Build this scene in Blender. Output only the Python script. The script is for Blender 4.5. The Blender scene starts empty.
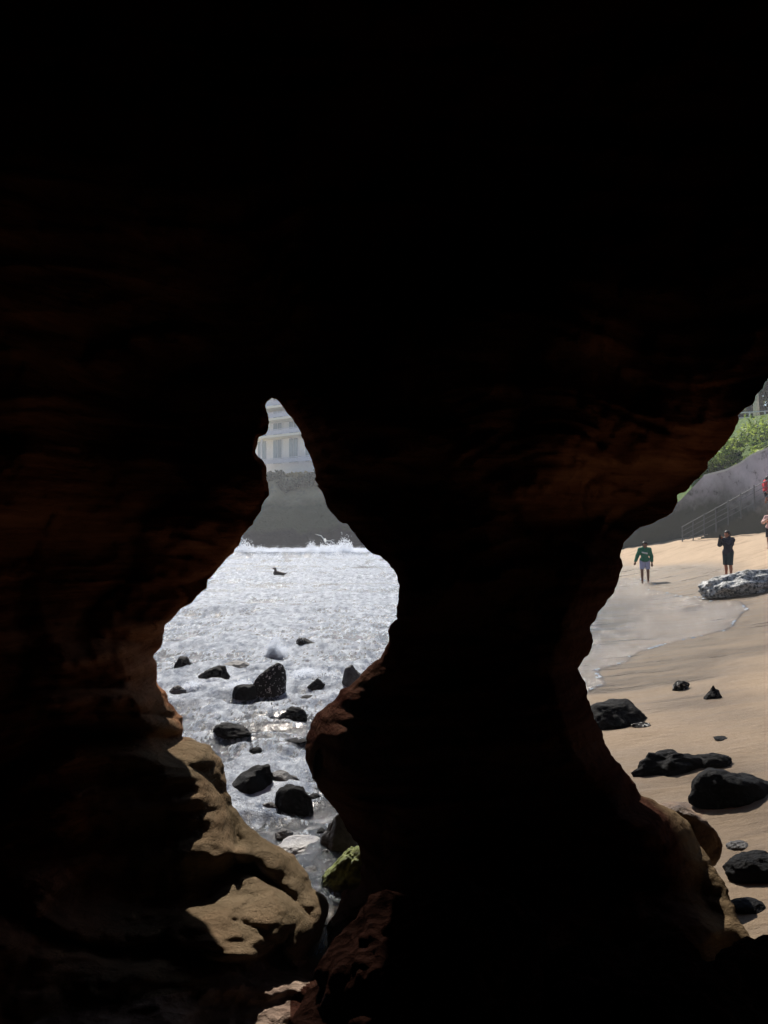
import bpy, bmesh, math, random
import numpy as np
from mathutils import Vector, Matrix, Euler
R = math.radians
random.seed(7)

# ------------------------------------------------------------------ camera, world, sun, exposure
SC = bpy.context.scene
COL = SC.collection
F = 770.0; CZ = 2.1; PITCH = math.atan(23 / F)
cam = bpy.data.cameras.new('camera'); camo = bpy.data.objects.new('camera', cam); COL.objects.link(camo)
cam.sensor_fit = 'VERTICAL'; cam.sensor_height = 36; cam.lens = 36 * F / 1024
cam.clip_start = 0.05; cam.clip_end = 3000
camo.location = (0, 0, CZ); camo.rotation_euler = (R(90) + PITCH, 0, 0)
SC.camera = camo
SUN_EL, SUN_AZ = R(42), R(-11)          # azimuth from +Y towards +X
world = bpy.data.worlds.new('World'); SC.world = world; world.use_nodes = True
nt = world.node_tree; sky = nt.nodes.new('ShaderNodeTexSky'); sky.sky_type = 'NISHITA'; sky.sun_disc = False
sky.sun_elevation = SUN_EL; sky.sun_rotation = SUN_AZ; sky.dust_density = 0.4
bg = nt.nodes['Background']; bg.inputs[1].default_value = 0.065
nt.links.new(sky.outputs[0], bg.inputs[0])
sd = bpy.data.lights.new('sun', 'SUN'); sd.energy = 5.0; sd.angle = R(0.5); sd.color = (1.0, 0.93, 0.84)
so = bpy.data.objects.new('sun', sd); COL.objects.link(so)
SV = Vector((math.sin(SUN_AZ) * math.cos(SUN_EL), math.cos(SUN_AZ) * math.cos(SUN_EL), math.sin(SUN_EL)))
so.rotation_euler = SV.to_track_quat('Z', 'Y').to_euler(); so.location = (0, 0, 30)
SC.view_settings.view_transform = 'Standard'; SC.view_settings.look = 'None'
SC.view_settings.exposure = 0.74; SC.view_settings.gamma = 1
cy = SC.cycles
cy.use_denoising = True; cy.max_bounces = 6; cy.diffuse_bounces = 4; cy.glossy_bounces = 2
cy.transmission_bounces = 3; cy.transparent_max_bounces = 12; cy.volume_bounces = 0
cy.sample_clamp_indirect = 4.0; cy.sample_clamp_direct = 30.0
cy.volume_step_rate = 4; cy.volume_max_steps = 64; cy.caustics_reflective = False; cy.caustics_refractive = False

# ------------------------------------------------------------------ helpers
def P(px, py, Y):
    """point at distance Y in front of the camera for a picture coordinate"""
    x = (px - 384) / F; z = (512 - py) / F
    wy = math.cos(PITCH) - z * math.sin(PITCH); wz = math.sin(PITCH) + z * math.cos(PITCH)
    s = Y / wy
    return Vector((x * s, Y, CZ + wz * s))

def vnoise(p, seed=0):
    p = np.asarray(p, dtype=np.float64); i = np.floor(p).astype(np.int64); f = p - i
    u = f * f * f * (f * (f * 6 - 15) + 10)
    def h(a, b, c):
        n = (a * 374761393 + b * 668265263 + c * 1274126177 + seed * 974634777) & 0xffffffff
        n = ((n ^ (n >> 13)) * 1274126177) & 0xffffffff
        n = ((n ^ (n >> 16)) * 2246822519) & 0xffffffff
        return ((n ^ (n >> 15)) & 0xffffff) / 8388607.5 - 1
    X, Y, Z = i[..., 0], i[..., 1], i[..., 2]; a, b, c = u[..., 0], u[..., 1], u[..., 2]
    r = 0
    for dz in (0, 1):
        wz = c if dz else 1 - c
        for dy in (0, 1):
            wy = b if dy else 1 - b
            r = r + wz * wy * ((1 - a) * h(X, Y + dy, Z + dz) + a * h(X + 1, Y + dy, Z + dz))
    return r

def fbm(p, octv=4, freq=1.0, gain=0.5, seed=0, lac=2.03):
    p = np.asarray(p, dtype=np.float64) * freq; s = 0; a = 1
    for k in range(octv):
        s = s + a * vnoise(p, seed + k * 17); p = p * lac + 3.7; a *= gain
    return s

def mesh_obj(name, verts, faces, mats=None, parent=None, smooth=True, attrs=None):
    me = bpy.data.meshes.new(name)
    verts = np.asarray(verts, dtype=np.float32)
    if isinstance(faces, np.ndarray):
        n, k = faces.shape
        me.vertices.add(len(verts)); me.vertices.foreach_set('co', verts.ravel())
        me.loops.add(n * k); me.polygons.add(n)
        me.polygons.foreach_set('loop_start', np.arange(0, n * k, k, dtype=np.int32))
        me.loops.foreach_set('vertex_index', faces.astype(np.int32).ravel())
        me.update(calc_edges=True); me.validate()
    else:
        me.from_pydata([tuple(map(float, v)) for v in verts], [], faces)
    if attrs:
        for k, v in attrs.items():
            if len(v) == len(me.vertices):
                at = me.attributes.new(k, 'FLOAT', 'POINT'); at.data.foreach_set('value', np.asarray(v, dtype=np.float32))
    if smooth: me.polygons.foreach_set('use_smooth', [True] * len(me.polygons))
    if mats is not None: me.materials.append(mats)
    o = bpy.data.objects.new(name, me); COL.objects.link(o)
    if parent is not None: o.parent = parent
    return o

def bm_obj(name, bm, m, parent=None, smooth=False):
    me = bpy.data.meshes.new(name); bm.to_mesh(me); bm.free()
    if smooth: me.polygons.foreach_set('use_smooth', [True] * len(me.polygons))
    me.materials.append(m); o = bpy.data.objects.new(name, me); COL.objects.link(o)
    if parent is not None: o.parent = parent
    return o

def empty(name, loc=(0, 0, 0), rz=0):
    o = bpy.data.objects.new(name, None); COL.objects.link(o); o.location = loc; o.rotation_euler = (0, 0, rz)
    o.empty_display_size = 0.2
    return o

def tag(o, label=None, cat=None, group=None, kind=None):
    if label: o['label'] = label
    if cat: o['category'] = cat
    if group: o['group'] = group
    if kind: o['kind'] = kind
    return o

def add_box(bm, c, s, rz=0, M=None):
    r = bmesh.ops.create_cube(bm, size=1)
    T = Matrix.Translation(c) @ Matrix.Rotation(rz, 4, 'Z') @ Matrix.Diagonal((*s, 1))
    if M is not None: T = M @ T
    bmesh.ops.transform(bm, matrix=T, verts=r['verts'])

def add_tube(bm, pts, r, seg=6):
    pts = [Vector(p) for p in pts]
    if not isinstance(r, (list, tuple)): r = [r] * len(pts)
    rings = []
    for i, p in enumerate(pts):
        d = (pts[min(i + 1, len(pts) - 1)] - pts[max(i - 1, 0)]).normalized()
        u = d.orthogonal().normalized(); v = d.cross(u)
        if rings:
            u0 = (rings[-1][0].co - pts[i - 1]); u0 = (u0 - d * u0.dot(d))
            if u0.length > 1e-6: u = u0.normalized(); v = d.cross(u)
        rings.append([bm.verts.new(p + (u * math.cos(2 * math.pi * k / seg) + v * math.sin(2 * math.pi * k / seg)) * r[i]) for k in range(seg)])
    for a, b in zip(rings, rings[1:]):
        for k in range(seg): bm.faces.new((a[k], a[(k + 1) % seg], b[(k + 1) % seg], b[k]))
    bm.faces.new(rings[0][::-1]); bm.faces.new(rings[-1])

# ---- material helpers
class N:
    def __init__(s, name):
        s.m = bpy.data.materials.new(name); s.m.use_nodes = True; s.t = s.m.node_tree
        s.b = s.t.nodes['Principled BSDF']; s.out = s.t.nodes['Material Output']
        s.co = s.t.nodes.new('ShaderNodeTexCoord').outputs['Object']
        s.geo = s.t.nodes.new('ShaderNodeNewGeometry')
    def n(s, typ, ins=None, **kw):
        nd = s.t.nodes.new(typ)
        for k, v in kw.items(): setattr(nd, k, v)
        for k, v in (ins or {}).items():
            if isinstance(v, bpy.types.NodeSocket): s.t.links.new(v, nd.inputs[k])
            else: nd.inputs[k].default_value = v
        return nd
    def scale(s, v, vec=None):
        return s.n('ShaderNodeMapping', {'Vector': vec or s.co, 'Scale': v}).outputs[0]
    def noise(s, sc, det=5, rough=.6, vec=None, dist=0):
        return s.n('ShaderNodeTexNoise', {'Vector': vec or s.co, 'Scale': sc, 'Detail': det, 'Roughness': rough, 'Distortion': dist}).outputs[0]
    def vor(s, sc, feature='F1', vec=None):
        return s.n('ShaderNodeTexVoronoi', {'Vector': vec or s.co, 'Scale': sc}, feature=feature).outputs['Distance']
    def rng(s, v, a, b, c=0., d=1.):
        return s.n('ShaderNodeMapRange', {'Value': v, 'From Min': a, 'From Max': b, 'To Min': c, 'To Max': d}).outputs[0]
    def math(s, op, a, b=0.):
        return s.n('ShaderNodeMath', {0: a, 1: b}, operation=op).outputs[0]
    def mix(s, f, a, b):
        nd = s.n('ShaderNodeMix', data_type='RGBA')
        for k, v in ((0, f), (6, a), (7, b)):
            if isinstance(v, bpy.types.NodeSocket): s.t.links.new(v, nd.inputs[k])
            else: nd.inputs[k].default_value = v if k == 0 else (*v[:3], 1)
        return nd.outputs[2]
    def attr(s, name): return s.n('ShaderNodeAttribute', attribute_name=name).outputs['Fac']
    def bump(s, h, strength=.5, dist=.02, normal=None):
        d = {'Height': h, 'Strength': strength, 'Distance': dist}
        if normal: d['Normal'] = normal
        return s.n('ShaderNodeBump', d).outputs[0]
    def set(s, color=None, rough=None, normal=None, spec=None):
        for k, v in (('Base Color', color), ('Roughness', rough), ('Normal', normal), ('Specular IOR Level', spec)):
            if v is None: continue
            if isinstance(v, bpy.types.NodeSocket): s.t.links.new(v, s.b.inputs[k])
            else: s.b.inputs[k].default_value = (*v, 1) if k == 'Base Color' else v
        return s.m

def simple(name, c, rough=.7, var=.25, sc=8., bump=0.3, dist=.01, spec=.12):
    s = N(name); n = s.noise(sc)
    c2 = tuple(x * (1 - var) for x in c); c1 = tuple(min(1, x * (1 + var)) for x in c)
    return s.set(s.mix(s.rng(n, .3, .7), c2, c1), rough, s.bump(s.noise(sc * 4), bump, dist), spec)

# cave sandstone: strata; red-brown paints the shade above, tan the sunlit ledge below
s = N('cave_sandstone')
warp = s.noise(.9, 3)
z = s.n('ShaderNodeSeparateXYZ', {0: s.co}).outputs[2]
zz = s.math('ADD', z, s.math('MULTIPLY', warp, 1.2))
strata = s.noise(1.0, 6, .65, s.scale((.6, .6, 9.0)))
n1 = s.noise(3.0, 6, .6)
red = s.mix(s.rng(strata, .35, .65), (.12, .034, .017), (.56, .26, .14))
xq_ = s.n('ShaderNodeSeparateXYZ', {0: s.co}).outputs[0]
red = s.mix(s.math('MAXIMUM', s.rng(zz, 3.9, 4.5), s.math('MULTIPLY', s.rng(zz, 3.0, 3.9), s.rng(xq_, -.75, -.35))), red, (.035, .010, .006))  # roof darkened with height, its deep shade put into the colour
red = s.mix(s.math('MULTIPLY', s.rng(zz, 3.15, 2.55), s.rng(xq_, -.8, -.4)), red, s.mix(s.rng(strata, .35, .65), (.018, .005, .004), (.058, .029, .02)))  # blends into the pillar's painted dark tone
tan = s.mix(s.rng(n1, .3, .7), (.12, .090, .055), (.28, .212, .138))
tan = s.mix(s.rng(strata, .4, .75), tan, (.25, .165, .10))
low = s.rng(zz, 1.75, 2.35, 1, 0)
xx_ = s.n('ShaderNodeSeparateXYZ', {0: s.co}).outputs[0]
low = s.math('MULTIPLY', low, s.rng(s.math('ADD', xx_, s.math('MULTIPLY', s.noise(1.4, 5), .7)), -1.1, -.75, .0, 1))  # tan only near the opening; shaded tan further in is painted red-brown
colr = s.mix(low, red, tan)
crk = s.rng(s.vor(3.2, 'DISTANCE_TO_EDGE', s.n('ShaderNodeVectorMath', {0: s.scale((1, 1, 2.2)), 1: s.n('ShaderNodeTexNoise', {'Vector': s.co, 'Scale': 4.0}).outputs['Color']}, operation='ADD').outputs[0]), 0, .03)
pit = s.rng(s.vor(30), .05, .3)
h = s.math('ADD', s.math('MULTIPLY', strata, 1.5), s.math('ADD', s.math('MULTIPLY', s.noise(14, 10, .75), 1.2), s.math('ADD', s.math('MULTIPLY', pit, .25), s.math('MULTIPLY', crk, .0))))
M_CAVE = s.set(colr, .85, s.bump(s.math('ADD', s.noise(1.0, 9, .7, s.scale((2.5, 2.5, 22))), s.vor(9)), .8, .05, s.bump(h, 1., .055)), 0.)
s = N('pillar_sandstone_shaded')
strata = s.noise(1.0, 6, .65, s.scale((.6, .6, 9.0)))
colr = s.mix(s.rng(strata, .35, .65), (.018, .005, .004), (.058, .029, .02))  # dark copy of the cave sandstone, shade put into the colour
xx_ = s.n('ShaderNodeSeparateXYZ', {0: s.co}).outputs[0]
colr = s.mix(s.rng(s.math('ADD', xx_, s.math('MULTIPLY', s.noise(1.5, 4), .5)), 1.62, 1.85), colr, (.14, .10, .06))  # tan paints the sunlit right foot of the pillar
h = s.math('ADD', s.math('MULTIPLY', strata, 1.2), s.math('ADD', s.noise(14, 8, .7), s.math('MULTIPLY', s.vor(22), .35)))
M_PILLAR = s.set(colr, .85, s.bump(h, .9, .035), 0.)
s = N('cave_floor_rubble')
n1 = s.noise(5, 6, .6)
colr = s.mix(s.rng(n1, .3, .7), (.10, .055, .04), (.36, .27, .21))
h = s.math('ADD', s.noise(18, 8, .7), s.math('MULTIPLY', s.vor(16), .9))
M_FLOOR = s.set(colr, .85, s.bump(h, 1., .05), 0.05)
s = N('tan_sandstone')
n1 = s.noise(4, 7, .6)
colr = s.mix(s.rng(n1, .3, .7), (.21, .15, .09), (.37, .285, .18))
colr = s.mix(s.rng(s.noise(2.2, 3), .62, .75), colr, (.13, .13, .05))
pit = s.rng(s.vor(26), 0, .28)
M_TAN = s.set(colr, .85, s.bump(s.math('ADD', s.noise(40, 6, .7), s.math('MULTIPLY', pit, .5)), .7, .012), .2)
# wet black basalt
def rockmat(name, a, b, speck=0, moss=False, rough=.35, sc=11, det=9, specc=(.6, .6, .58)):
    s = N(name); n1 = s.noise(4, 6, .65)
    c = s.mix(s.rng(n1, .35, .65), a, b)
    if speck:
        v = s.noise(sc, det, .8); c = s.mix(s.rng(v, .70 - speck, .73 - speck), c, specc)
    if moss:
        up = s.n('ShaderNodeSeparateXYZ', {0: s.geo.outputs['Normal']}).outputs[2]
        k = s.rng(s.math('ADD', up, s.noise(7, 4)), .55, 1.1)
        c = s.mix(k, c, s.mix(s.noise(15), (.04, .085, .012), (.27, .28, .06)))
    r = s.rng(n1, .3, .7, rough, rough + .3)
    return s.set(c, r, s.bump(s.math('ADD', s.noise(12, 8, .7), s.math('MULTIPLY', s.noise(50, 4), .3)), .9, .035), .045 if rough >= .5 else .14)
M_BLACK = rockmat('wet_black_rock', (.002, .0025, .0035), (.009, .009, .010), rough=.5)
M_BARN = rockmat('barnacled_black_rock', (.003, .003, .004), (.010, .010, .011), .10, rough=.5, sc=26, det=2)
M_SPECK = rockmat('speckled_pale_rock', (.03, .045, .05), (.12, .13, .12), .22, specc=(.52, .52, .50))
M_GREY = rockmat('wet_grey_rock', (.03, .03, .035), (.12, .115, .11), .0)
M_PALE = rockmat('pale_wet_slab', (.25, .25, .27), (.5, .49, .47), .0, rough=.2)
M_MOSS = rockmat('mossy_rock', (.012, .014, .012), (.04, .04, .03), 0, True)
M_BROWN = rockmat('brown_wet_rock', (.05, .03, .02), (.2, .13, .08), 0, rough=.3)

# ------------------------------------------------------------------ beach shape
SHORE = np.array([(-.6, 1), (-.25, 3), (.15, 5), (1.0, 8), (2.7, 12), (6.0, 16.6), (7.6, 23), (8.8, 31), (10.2, 40), (10, 52), (16, 80), (12, 126), (-80, 128), (-300, 130)], float)
def shore_d(x, y):
    """signed distance to the shoreline, positive on the beach side"""
    best = np.full(x.shape, 1e9); sg = np.ones(x.shape)
    for (ax, ay), (bx, by) in zip(SHORE[:-1], SHORE[1:]):
        dx, dy = bx - ax, by - ay; L = dx * dx + dy * dy
        t = np.clip(((x - ax) * dx + (y - ay) * dy) / L, 0, 1)
        qx, qy = x - ax - t * dx, y - ay - t * dy; d = np.hypot(qx, qy)
        c = dx * (y - ay) - dy * (x - ax)
        m = d < best; best = np.where(m, d, best); sg = np.where(m, -np.sign(c), sg)
    return best * sg
def sand_z(x, y):
    x = np.asarray(x, float); y = np.asarray(y, float); d = shore_d(x, y)
    dp = np.maximum(d, 0)
    z = np.where(d > 0, .22 * dp * dp / (dp + 2) + .09 * np.maximum(x - 14.5, 0) * (y < 60), np.maximum(.07 * d, -1.2))
    z = np.minimum(z, 2.6)
    p = np.stack([x, y, x * 0], -1)
    near = np.clip(d, 0, 1)
    z = z + near * (.03 * fbm(p, 2, .6, seed=3) + .010 * fbm(p, 3, 2.5, seed=5))
    dry = np.clip((z - .7) / .4, 0, 1) * (y < 60)
    z = z + dry * .07 * np.abs(fbm(p, 3, 1.6, seed=8))
    return z
def gz(x, y): return float(sand_z(np.array([float(x)]), np.array([float(y)]))[0])
def on_ground(px, py, water=False):
    """where the ground shows at a picture coordinate"""
    Y = 4.0
    for Yt in np.geomspace(2.5, 140, 600):
        p = P(px, py, Yt); g = gz(p.x, Yt)
        if water: g = max(g, 0.0)
        Y = Yt
        if p.z <= g: break
    return P(px, py, Y)

# sheets are laid out finer near the camera, coarser far away
def fan(y0, y1, nrow, u0, u1, ncol):
    inv = np.linspace(1 / y0, 1 / y1, nrow); Y = 1 / inv
    u = np.linspace(u0, u1, ncol)
    yy, uu = np.meshgrid(Y, u, indexing='ij')
    xx = uu * yy
    idx = np.arange(nrow * ncol).reshape(nrow, ncol)
    f = np.stack([idx[:-1, :-1], idx[:-1, 1:], idx[1:, 1:], idx[1:, :-1]], -1).reshape(-1, 4)
    return xx.ravel(), yy.ravel(), f

xx, yy, ff = fan(2.0, 900, 760, -1.1, 1.1, 460)
zz_ = sand_z(xx, yy); dd = shore_d(xx, yy)
pp = np.stack([xx, yy, xx * 0], -1)
zz_ = np.where(yy > 200, np.minimum(zz_, 1.5), zz_)
runN = fbm(pp * [.12, .12, 1], 2, 1.0, seed=21)
wet = np.clip(1.15 - (zz_ - .45 + .25 * runN) / .30, 0, 1)
wet = np.where((yy > 9.5) & (yy < 29), np.maximum(wet, np.clip((yy - 9.5) / 2.5, 0, 1) * np.clip((29 - yy) / 2, 0, 1) * .92), wet)
wet = np.where(yy < 10, np.clip(wet - .12, 0, 1) * (.75 + .25 * fbm(pp, 3, .8, seed=31)), wet)
s = N('beach_sand')
w = s.attr('wet')
g1 = s.noise(1.6, 7, .68, s.scale((.3, 1.8, 1)), .5)
dry = s.mix(s.rng(s.noise(60, 3), .3, .7), (.38, .28, .19), (.54, .42, .30))
dry = s.mix(s.rng(g1, .52, .66, 0, .55), dry, (.20, .145, .095))
wetc = s.mix(s.rng(g1, .35, .65), (.085, .054, .028), (.20, .138, .078))
colr = s.mix(w, dry, wetc)
rough = s.math('SUBTRACT', 1, s.math('MULTIPLY', w, s.rng(g1, .35, .62, .78, .45)))
hb = s.math('ADD', s.noise(150, 3, .7), s.math('MULTIPLY', s.noise(9, 5, .6, s.scale((.6, 2, 1))), 1.5))
M_SAND = s.set(colr, rough, s.bump(hb, 1., .02), s.rng(w, 0, 1, .1, .24))
beach = mesh_obj('beach', np.stack([xx, yy, zz_], -1), ff, M_SAND, attrs={'wet': wet})
tag(beach, 'wet golden sand beach', kind='structure')

# ------------------------------------------------------------------ sea with surf
xx, yy, ff = fan(3.0, 140, 440, -.62, .62, 640)
d = shore_d(xx, yy); sz = sand_z(xx, yy)
pp = np.stack([xx, yy, xx * 0], -1)
fade = lambda wl: np.clip(wl / (yy * .012 + yy * yy * .0006) - .6, 0, 1)
deep = np.clip(-d / 2.5, 0, 1)
w1 = fbm(pp * [.5, 1.1, 1], 2, .55, seed=41)
w2 = 1 - np.abs(fbm(pp * [.8, 1.2, 1] + .3 * w1[:, None], 3, 1.5, seed=43))
w3 = fbm(pp, 3, 5.0, seed=47)
wave = .05 * w1 * fade(1.8) + .12 * (w2 - .6) * fade(.7) + .032 * w3 * fade(.2)
turb = fbm(pp * [1, .3, 1], 4, 2.2, seed=81, gain=.6); wave = wave + .034 * turb * fade(.5)
wave = wave * (.25 + .75 * deep)
far = np.clip((yy - 14) / 20, 0, 1)
wave = wave + far * .14 * fbm(pp * [.25, .8, 1], 3, .5, seed=51) 
# the breaking wave in front of the far rocks, and smaller ones before it
def breaker(y0, amp, wid, seed, x0, x1):
    yc = y0 + 1.5 * fbm(np.stack([xx, xx * 0, xx * 0], -1), 2, .12, seed=seed)
    t = (yy - yc) / wid
    prof = np.where(t < 0, np.exp(-(t * 2.2) ** 2), np.exp(-(t * .8) ** 2))
    win = np.clip((xx - x0) / 4, 0, 1) * np.clip((x1 - xx) / 4, 0, 1)
    jag = 1 + .35 * fbm(pp * [1, .2, 1], 3, .9, seed=seed + 3)
    return amp * prof * win * jag
wave = wave + breaker(76, .62, 4, 61, -30, 6) + breaker(58, .25, 3, 64, -26, 4) + breaker(36, .18, 1.6, 67, -16, 4) + breaker(22, .12, 1.0, 69, -9, 2)
run = .45 + .35 * fbm(np.stack([yy * .35, yy * 0, yy * 0], -1), 2, 1, seed=71) + 1.3 * np.exp(-((yy - 31) / 7) ** 2) + 1.5 * np.exp(-((yy - 20) / 4.5) ** 2)
run = run + .12 * fbm(pp, 2, .9, seed=73)
film = np.clip((run - d) * .3, -.06, .012)
wz = np.where(d > -.6, np.maximum(wave * np.clip(.4 - d, 0, 1), sz + film), np.maximum(wave, sz + .01))
wz = np.where(d > run + .3, sz - .4, wz)
edge = (.72 + .5 * fbm(pp, 3, 2.2, seed=78)) * np.exp(-((run - d - .06) / (.035 + yy * .002)) ** 2)
inner = np.exp(-((run * .45 - d + .15 * fbm(pp, 2, .7, seed=77)) / (.03 + yy * .001)) ** 2) * .6
surf = np.clip((-d - .1 - .04 * yy) / 1.2, 0, 1)
foam = np.clip(surf * (.84 + .32 * w1 + .35 * (w2 - .55)) + edge + inner * (d > -.5), 0, 1.3)
foam = np.maximum(foam, .40 + .12 * np.clip(-d, 0, 1) + .12 * fbm(pp * [1, .4, 1], 3, .8, seed=79))  # base level of white flecks, painted in place of sun glitter on the film
s = N('surf_water')
fo = s.attr('foam')
lace = s.noise(3.0, 7, .74, s.scale((1.0, .36, 1)), .9)
fine = s.noise(15, 5, .75, s.scale((1.0, .26, 1)), .5)
cell = s.vor(8, 'DISTANCE_TO_EDGE', s.scale((1.0, .4, 1)))
k = s.math('ADD', s.math('MULTIPLY', s.math('SUBTRACT', lace, .5), 1.6), s.math('MULTIPLY', s.math('SUBTRACT', fine, .5), 3.0))
k = s.math('ADD', k, s.math('MULTIPLY', s.rng(cell, 0, .25, .3, -.2), .6))
k = s.math('ADD', k, s.math('MULTIPLY', s.math('SUBTRACT', fo, .74), 2.0))
fmask = s.rng(k, -.08, .14)
waterc = s.mix(lace, (.012, .02, .028), (.05, .065, .08))
foamc = s.mix(s.rng(s.noise(7, 6, .75, s.scale((.8, .35, 1))), .38, .62), (.17, .22, .32), (.82, .89, .98))
colr = s.mix(fmask, waterc, foamc)
rough = s.rng(fmask, 0, 1, .2, .7)
hb = s.math('ADD', s.math('MULTIPLY', fine, 1.0), s.math('ADD', s.math('MULTIPLY', lace, .8), s.math('MULTIPLY', s.noise(60, 3, .8), .5)))
nrm = s.bump(hb, 1., .2)
s.set(colr, rough, nrm, s.rng(fmask, 0, 1, .5, .12))
# thin swash film lets the sand through
tr = s.n('ShaderNodeBsdfTransparent').outputs[0]
alpha = s.math('MAXIMUM', s.attr('thick'), fmask)
mx = s.n('ShaderNodeMixShader', {0: alpha, 1: tr, 2: s.b.outputs[0]})
gl = s.n('ShaderNodeBsdfGlossy', {'Roughness': .09, 'Color': (1, 1, 1, 1), 'Normal': s.bump(s.math('ADD', s.noise(14, 4), s.math('MULTIPLY', s.noise(45, 3), 1.5)), .55, .022)})
fr = s.n('ShaderNodeFresnel', {'IOR': 1.33})
mx2 = s.n('ShaderNodeMixShader', {0: s.math('MULTIPLY', fr.outputs[0], s.rng(fmask, 0, 1, .5, .06)), 1: mx.outputs[0], 2: gl.outputs[0]})
s.t.links.new(mx2.outputs[0], s.out.inputs[0])
thick = np.clip((-d - .05) / ((.3 + .05 * yy) * (1 + 4 * np.clip((xx - .3) / 1.2, 0, 1) * (yy < 60))), 0, 1)
sea = mesh_obj('sea_water', np.stack([xx, yy, wz], -1), ff, s.m, attrs={'foam': foam, 'thick': thick})
tag(sea, 'white foaming sea surf', kind='structure')
M_FOAM = simple('sea_foam_white', (.8, .83, .87), .5, .05, 30, .4, .02)

# ------------------------------------------------------------------ the cave
LEFT = [(275,396),(282.5,406),(290.8,416.5),(295.5,425.6),(300.7,435.2),(305.4,445),(309.8,455.5),(311.7,463.3),(315,471),(316.9,480.3),(321.6,492),(326.8,507.6),(334.6,515.4),(345,523.2),(354,531),(362,541.5),(369,550.6),(378.9,555.5),(389.3,563.6),(395,572.7),(397.9,581.8),(398,593),(396,610),(395,621),(388,632),(389.6,640),(382.6,656),(373.8,664),(365,671.9),(356,679),(351,686),(340.4,691),(331.6,701.7),(319.3,712),(310.5,724.6),(305.6,737),(307.6,761),(312,777.9),(319.4,791.4),(327.9,801.6),(339.7,815),(346,826),(357,842),(362,865),(360,884),(352,890),(345,888),(339,893),(337,903),(336,913),(329,925),(328,957),(316,960),(305,955),(315,943),(325,928),(328,911.6),(323.5,897.5),(313,888),(307,872),(290.7,853),(262.5,836.6),(244,820),(234.4,804),(227.4,780),(218,759),(211,745),(192,739),(179,738),(182.8,731),(180.5,717),(168.8,703),(166.4,689),(158,682),(154,663),(152.4,655),(162.9,640.2),(166.4,627.9),(178.7,610.3),(191,599.8),(205,589),(206.8,578.7),(224.4,565.5),(230.4,557),(235.6,546.7),(243.4,533.6),(251.3,525.8),(259,512.8),(264.3,502.4),(269.5,490.7),(270,481.6),(264.8,467),(259.6,458),(257.8,450.3),(259,439.4),(264.8,436),(266.9,426.9),(268.2,415),(266.4,406),(268.2,400.8)]
RIGHT = [(768,375),(761,388.4),(751.4,401.8),(739,415.3),(733,428.8),(727,439.8),(717,452),(709.7,460.6),(708.5,467.9),(697.5,477.7),(685.3,490),(676.7,496),(677.2,503.4),(670.6,513.2),(658.3,520.5),(641.2,526.7),(630.2,536.5),(622.8,542.6),(619.2,554.8),(622,567),(618,575.6),(611.8,590.3),(607,597),(600.6,611.5),(591,627.7),(592.5,640.4),(585.7,654.8),(578.4,668.3),(581.7,679),(588.4,698),(593.9,719.8),(600.6,736),(611.5,755),(630.4,779),(641.3,794.8),(654,802),(672,810),(682,818),(690,826),(706,851.7),(722.5,878.8),(736,905.9),(738.8,916.7),(749.6,935.6),(768,954.6),(810,985),(870,1010),(1000,1020),(1180,960),(1270,780),(1260,480),(1180,260),(1040,170),(920,190),(840,270)]  # part beyond the frame widened to let in more fill light
SEG = []
for poly in (LEFT, RIGHT):
    for a, b in zip(poly, poly[1:] + poly[:1]): SEG.append((*a, *b))
SEG = np.array(SEG, float)
def contour(px, py):
    best = np.full(px.shape, 1e9); gx = np.zeros(px.shape); gy = np.zeros(px.shape); ins = np.zeros(px.shape, bool)
    for ax, ay, bx, by in SEG:
        dx, dy = bx - ax, by - ay
        t = np.clip(((px - ax) * dx + (py - ay) * dy) / (dx * dx + dy * dy + 1e-9), 0, 1)
        qx, qy = ax + t * dx - px, ay + t * dy - py; dd_ = np.hypot(qx, qy)
        m = dd_ < best; best = np.where(m, dd_, best); gx = np.where(m, qx, gx); gy = np.where(m, qy, gy)
        c = ((ay > py) != (by > py))
        with np.errstate(divide='ignore', invalid='ignore'):
            xi = (bx - ax) * (py - ay) / (by - ay) + ax
        ins ^= c & (px < xi)
    return np.where(ins, -best, best), gx, gy

def steps(*segs):
    out = []
    for a, b, st in segs: out += list(np.arange(a, b - 1e-6, st))
    return np.array(out)
AZ = steps((-180, -60, 5), (-60, -28, 1.6), (-28, 29, .13), (29, 42, .35), (42, 60, 1.5), (60, 180.01, 5))
EL = steps((-89.5, -50, 4), (-50, -35, .8), (-35, 11, .13), (11, 22, .3), (22, 38, .6), (38, 90, 4))
az, el = np.meshgrid(np.radians(AZ), np.radians(EL), indexing='ij')
na, ne = az.shape
front = np.abs(az) < R(62)
taz = np.tan(np.where(front, az, 0)); caz = np.cos(np.where(front, az, 0))
px = 384 + F * taz
py = 512 - F * np.clip(np.tan(el), -6, 6) / caz
d = np.full(az.shape, 400.0); gx = np.zeros(az.shape); gy = np.zeros(az.shape)
dm, gx_, gy_ = contour(px[front], py[front]); d[front] = dm; gx[front] = gx_; gy[front] = gy_
keepv = d > 0
q = keepv[:-1, :-1] | keepv[1:, :-1] | keepv[:-1, 1:] | keepv[1:, 1:]
q &= ~((d[:-1, :-1] < -12) | (d[1:, 1:] < -12))
snap = (d <= 0) & front
px = np.where(snap, px + gx, px); py = np.where(snap, py + gy, py)
dpos = np.where(snap, 0, np.maximum(d, 0))
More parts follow.
